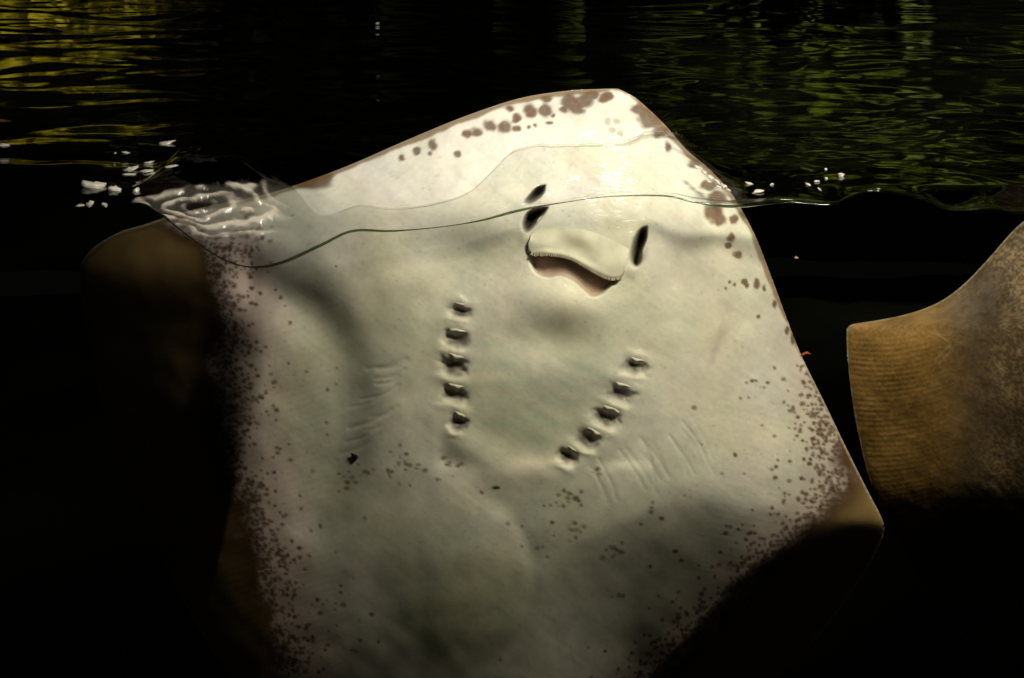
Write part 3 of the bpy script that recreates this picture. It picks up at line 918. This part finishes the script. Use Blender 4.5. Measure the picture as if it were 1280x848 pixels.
def back_depth(px, py):
    F = 0.155 + 0 * px
    F = F - 0.05 * sm(1120, 1420, px)
    F = F + 0.0006 * pos(410 - py, 30) * sm(1060, 1120, px)
    F = F + 0.00034 * pos(py - 470, 60) + 0.0018 * pos(py - 620, 40)
    F = F + 0.012 * g2(px, py, 1210, 480, 40, 160, 12) - 0.010 * g2(px, py, 1130, 440, 50, 50)
    e = EDGE2(px, py)
    r = ribs(px, py)
    F = F + 0.0004 * (0.7 + 1.6 * vnoise(px / 40, py / 18)) * sm(1240, 1090, px) * np.sin(r * 2 * np.pi / 6.3 + 3 * vnoise(px / 60, py / 40)) * sm(1275, 1110, px + 0.25 * (py - 500)) * sm(405, 450, py) * sm(0, 10, e)
    F = F + 0.004 * fbm(px / 50, py / 50, 3) + 0.0012 * fbm(px / 9, py / 9, 2)
    return F + 0.005 * np.exp(-e / 5)


def back_pigment(px, py):
    c = np.tile(np.array([[0.23, 0.13, 0.038]]), (len(px), 1))
    n1, n2 = fbm(px / 40, py / 40, 3), fbm(px / 2.6, py / 2.6, 3)
    r = ribs(px, py)
    st = 0.5 + 0.5 * np.sin(r * 2 * np.pi / 6.3 + 3 * vnoise(px / 60, py / 40))
    c = c * (1 - 0.22 * (st * (1 + vnoise(px / 35, py / 25)) * sm(1275, 1110, px) * sm(405, 450, py))[:, None])
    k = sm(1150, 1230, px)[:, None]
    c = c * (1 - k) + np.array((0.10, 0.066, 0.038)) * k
    k = (sm(1215, 1285, px + 40 * n1) * sm(-0.15, 0.3, n2))[:, None]
    c = c * (1 - 0.7 * k) + np.array((0.24, 0.17, 0.09)) * 0.7 * k
    k = (0.45 * g2(px, py, 1205, 395, 26, 22))[:, None]
    c = c * (1 - k) + np.array((0.24, 0.18, 0.13)) * k
    for (x1, y1, x2, y2) in [(1168, 452, 1187, 432), (1174, 455, 1190, 437), (1172, 418, 1186, 428), (1181, 610, 1183, 640)]:
        k = 0.3 * np.exp(-(dist_poly(px, py, np.array([(x1, y1), (x2, y2)], float)) / 1.1) ** 2)[:, None]
        c = c * (1 - k) + np.array((0.5, 0.36, 0.22)) * k
    c = c * (1 + 0.5 * n1 + 0.45 * n2)[:, None]
    e = EDGE2(px, py)
    k = (sm(3.0, 1.2, e) * sm(1.0, 0.4, np.abs(vnoise(px / 9, py / 4)) * 2))[:, None]
    c = c * (1 - k) + np.array((0.26, 0.25, 0.18)) * k
    return np.hstack([np.clip(c, 0.004, 0.9), np.zeros((len(px), 1))])


ray2 = empty('stingray', W(1450, 700, 0.25).reshape(3))
tag(ray2, 'brown stingray with a finely ribbed wing, swimming beside the pale one', 'stingray')
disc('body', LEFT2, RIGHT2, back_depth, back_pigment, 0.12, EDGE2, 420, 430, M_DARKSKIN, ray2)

# ------------------------------------------------------------------ water glints modelled as flecks, splash trail, debris
def on_water(px, py):
    """where the line of the plan sheet meets the water"""
    y = np.linspace(0.003, 3.4, 4000)
    p = W(np.full_like(y, px), np.full_like(y, py), y)
    dz = p[:, 2] - water_z(p[:, 0], y)
    i = np.argmax(dz < 0)
    return p[i]


def fleck(px, py, w, h, rot, label):  # pale lump modelling a glint on the water; the splash trail uses it too
    c = on_water(px, py + h * 0.5)
    k = (D + c[1]) / D / 1000
    nu_, nv_ = 18, 10
    th = np.linspace(0, 2 * np.pi, nu_, endpoint=False)
    ph = np.linspace(-np.pi / 2, np.pi / 2, nv_)
    T, P_ = np.meshgrid(th, ph)
    sd_ = RNG.uniform(0, 90)
    rr = 1 + 0.8 * fbm(np.cos(T) * 1.8 + sd_, np.sin(T) * 1.8 + P_ * 2.0 + sd_, 3)
    X_ = np.cos(P_) * np.cos(T) * rr * w / 2
    Yd = np.cos(P_) * np.sin(T) * rr * w * 0.30
    Z_ = np.sin(P_) * rr * h * 0.4 + h * 0.2 + 0.12 * h * np.sin(3 * X_ / w + sd_)
    cr, sr = math.cos(math.radians(rot)), math.sin(math.radians(rot))
    X2, Z2 = X_ * cr - Z_ * sr, X_ * sr + Z_ * cr
    v = np.stack([X2 * k, Yd * k, Z2 * k], -1).reshape(-1, 3)
    q = []
    for i in range(nv_ - 1):
        for j in range(nu_):
            j2 = (j + 1) % nu_
            q.append((i * nu_ + j, i * nu_ + j2, (i + 1) * nu_ + j2, (i + 1) * nu_ + j))
    o = mesh_np('glint_splash_fleck', v, q, M_GLINT_FOAM)
    o.location = c
    return tag(o, label, 'splash', 'flecks of splash on the water')


LS = 'small water glint modelled as a bright fleck, off the left wing'
RS = 'small water glint modelled as a bright fleck beside the snout, above the brown ray'
fleck(118, 228, 30, 12, -12, 'largest water glint modelled as a bright fleck, off the left wing')
fleck(142, 234, 18, 8, -20, 'curled fleck modelling a glint, touching the largest one off the left wing')
for a in [(100, 256, 12, 4, 4), (113, 252, 10, 8, 15), (130, 255, 8, 5, -30), (158, 190, 10, 3, -3), (164, 209, 20, 6, 12), (187, 202, 13, 3, 10),
          (183, 213, 18, 4, 8), (214, 207, 14, 3, 5), (161, 217, 16, 3, 0), (144, 191, 3, 2, 0)]:
    fleck(*a, LS)
fleck(209, 177, 17, 5, 8, 'slim fleck modelling a glint, farthest above the film on the left wing')
fleck(5, 180, 16, 4, 5, 'lone fleck modelling a glint on the dark water, well apart from the left wing')
fleck(169, 235, 7, 10, -60, 'upright fleck modelling a glint, between the curled fleck and the film')
fleck(472, 28, 5, 4, 0, 'single tiny fleck modelling a glint on dark water far behind the snout')
fleck(1051, 217, 10, 6, -8, 'roundest fleck modelling a glint, above the water edge nearest the brown ray')
for a in [(936, 228, 9, 4, -15), (947, 238, 14, 5, 5), (965, 230, 5, 3, 15), (1010, 230, 8, 3, -25), (1021, 226, 7, 3, -5), (1032, 211, 4, 3, -20),
          (1024, 236, 7, 2, -40), (1033, 222, 4, 3, -20)]:
    fleck(*a, RS)

# added film that paints the wing's refracted streaks onto the rippled water
fx_, fy_ = np.meshgrid(np.linspace(-0.50, -0.25, 230), np.linspace(0.003, 0.26, 230))
fz_ = water_z(fx_, fy_)
kk = (D + fy_) / D
ppx = fx_ / kk * 1000 + 640
ppy = 424 - 1000 * ((fz_ - ZC) / kk + ZC)
wx, wy = 34 * fbm(ppx / 36, ppy / 18, 2), 14 * fbm(ppx / 32 + 7, ppy / 18 + 3, 2)
rho = np.hypot((ppx + wx - 258) / 72, (ppy + wy - 256 - 0.12 * (ppx - 258)) / 26)
stw = np.sin(rho * 13 + 6 * fbm(ppx / 46 + 3, ppy / 22, 2)) * 0.7 + 1.1 * fbm(ppx / 14 + 2, ppy / 6, 2)
ridge = sm(-0.75, 0.85, stw)
body_ = sm(2.0, 1.1, rho) * sm(0.22, 0.42, rho) * sm(382, 325, ppx) * sm(330, 285, ppy - 0.06 * (ppx - 250))
top = np.interp(ppx, [160, 172, 220, 262, 310, 360, 390], [257, 250, 238, 233, 228, 223, 217]) + 5 * fbm(ppx / 14, ppx * 0, 2)
body_ = body_ * sm(-1, 4, ppy - top)
relief = 0.0010 + 0.0022 * ridge + 0.0008 * fbm(ppx / 7, ppy / 5, 2)
vf = np.stack([fx_, fy_, fz_ + relief], -1).reshape(-1, 3)
qf = grid_quads(230, 230, flip=True)
cf = body_.ravel()
qf = qf[(cf[qf] > 0.02).any(1)]
used, inv = np.unique(qf, return_inverse=True)
c0 = vf[used].mean(0)
fc = np.empty((230 * 230, 4))
fc[:, :3] = np.array((0.86, 0.78, 0.66)) * (1 + 0.3 * fbm(ppx / 12, ppy / 8, 2)).reshape(-1, 1)
fc[:, 3] = (body_ * (0.04 + 0.44 * ridge ** 2.4)).ravel()
m, nt, b, out = material('refraction_tint')
at = N(nt, 'ShaderNodeAttribute', attribute_name='pigment')
nt.links.new(at.outputs['Color'], b.inputs['Base Color'])
nt.links.new(at.outputs['Alpha'], b.inputs['Alpha'])
b.inputs['Roughness'].default_value = 0.18
film = mesh_np('refraction_film', vf[used] - c0, inv.reshape(-1, 4), m, color=fc[used])
film.location = c0
tag(film, 'torn frothy film of splash washing over the left wing of the pale stingray', 'splash')
for a in [(872, 208, 9, 4, -30), (880, 214, 10, 5, -25), (888, 220, 11, 5, -35), (896, 226, 12, 6, -25), (904, 231, 9, 5, -40), (886, 226, 8, 3, -30), (898, 233, 8, 3, -20), (910, 237, 6, 3, -30)]:
    fleck(*a, 'wet fleck of splash in the trail running off the spotted snout edge')


def sliver(name, pts, y, r, mat, label, cat):
    P = W(np.array([p[0] for p in pts]), np.array([p[1] for p in pts]), y)
    t = np.linspace(0, 1, len(P))
    v, q = tube(P, r * (0.25 + np.sin(np.pi * t) ** 0.7), 8)
    o = mesh_np(name, v, q, mat)
    return tag(o, label, cat)


dy = float(belly_depth(np.array([1001.0]), np.array([444.0]))[0])
sliver('debris_strand', [(1000, 445), (1004, 443), (1009, 441), (1013, 443)], dy, 0.0016, M_RED, 'tiny red strand caught on the edge of the pale stingray', 'debris')
dy = float(belly_depth(np.array([445.0]), np.array([571.0]))[0])
v = W(np.array([438, 453, 442, 445.0]), np.array([566, 571, 578, 571.0]), np.array([dy, dy, dy, dy - 0.004]))
tag(mesh_np('debris_chip', v, [(0, 2, 3), (2, 1, 3), (1, 0, 3), (0, 1, 2)], M_BLACK, smooth=False), 'small black three-cornered chip stuck on the pale belly', 'debris')
sliver('debris_grain', [(993, 323), (995, 322), (998, 323)], 0.08, 0.0016, M_TAN, 'tiny tan grain drifting between the two stingrays', 'debris')

# ------------------------------------------------------------------ the tank window
pane = box('tank_window', -2.6, 2.6, -0.022, -0.002, -0.95, 1.0, M_PANE)
tag(pane, kind='structure')
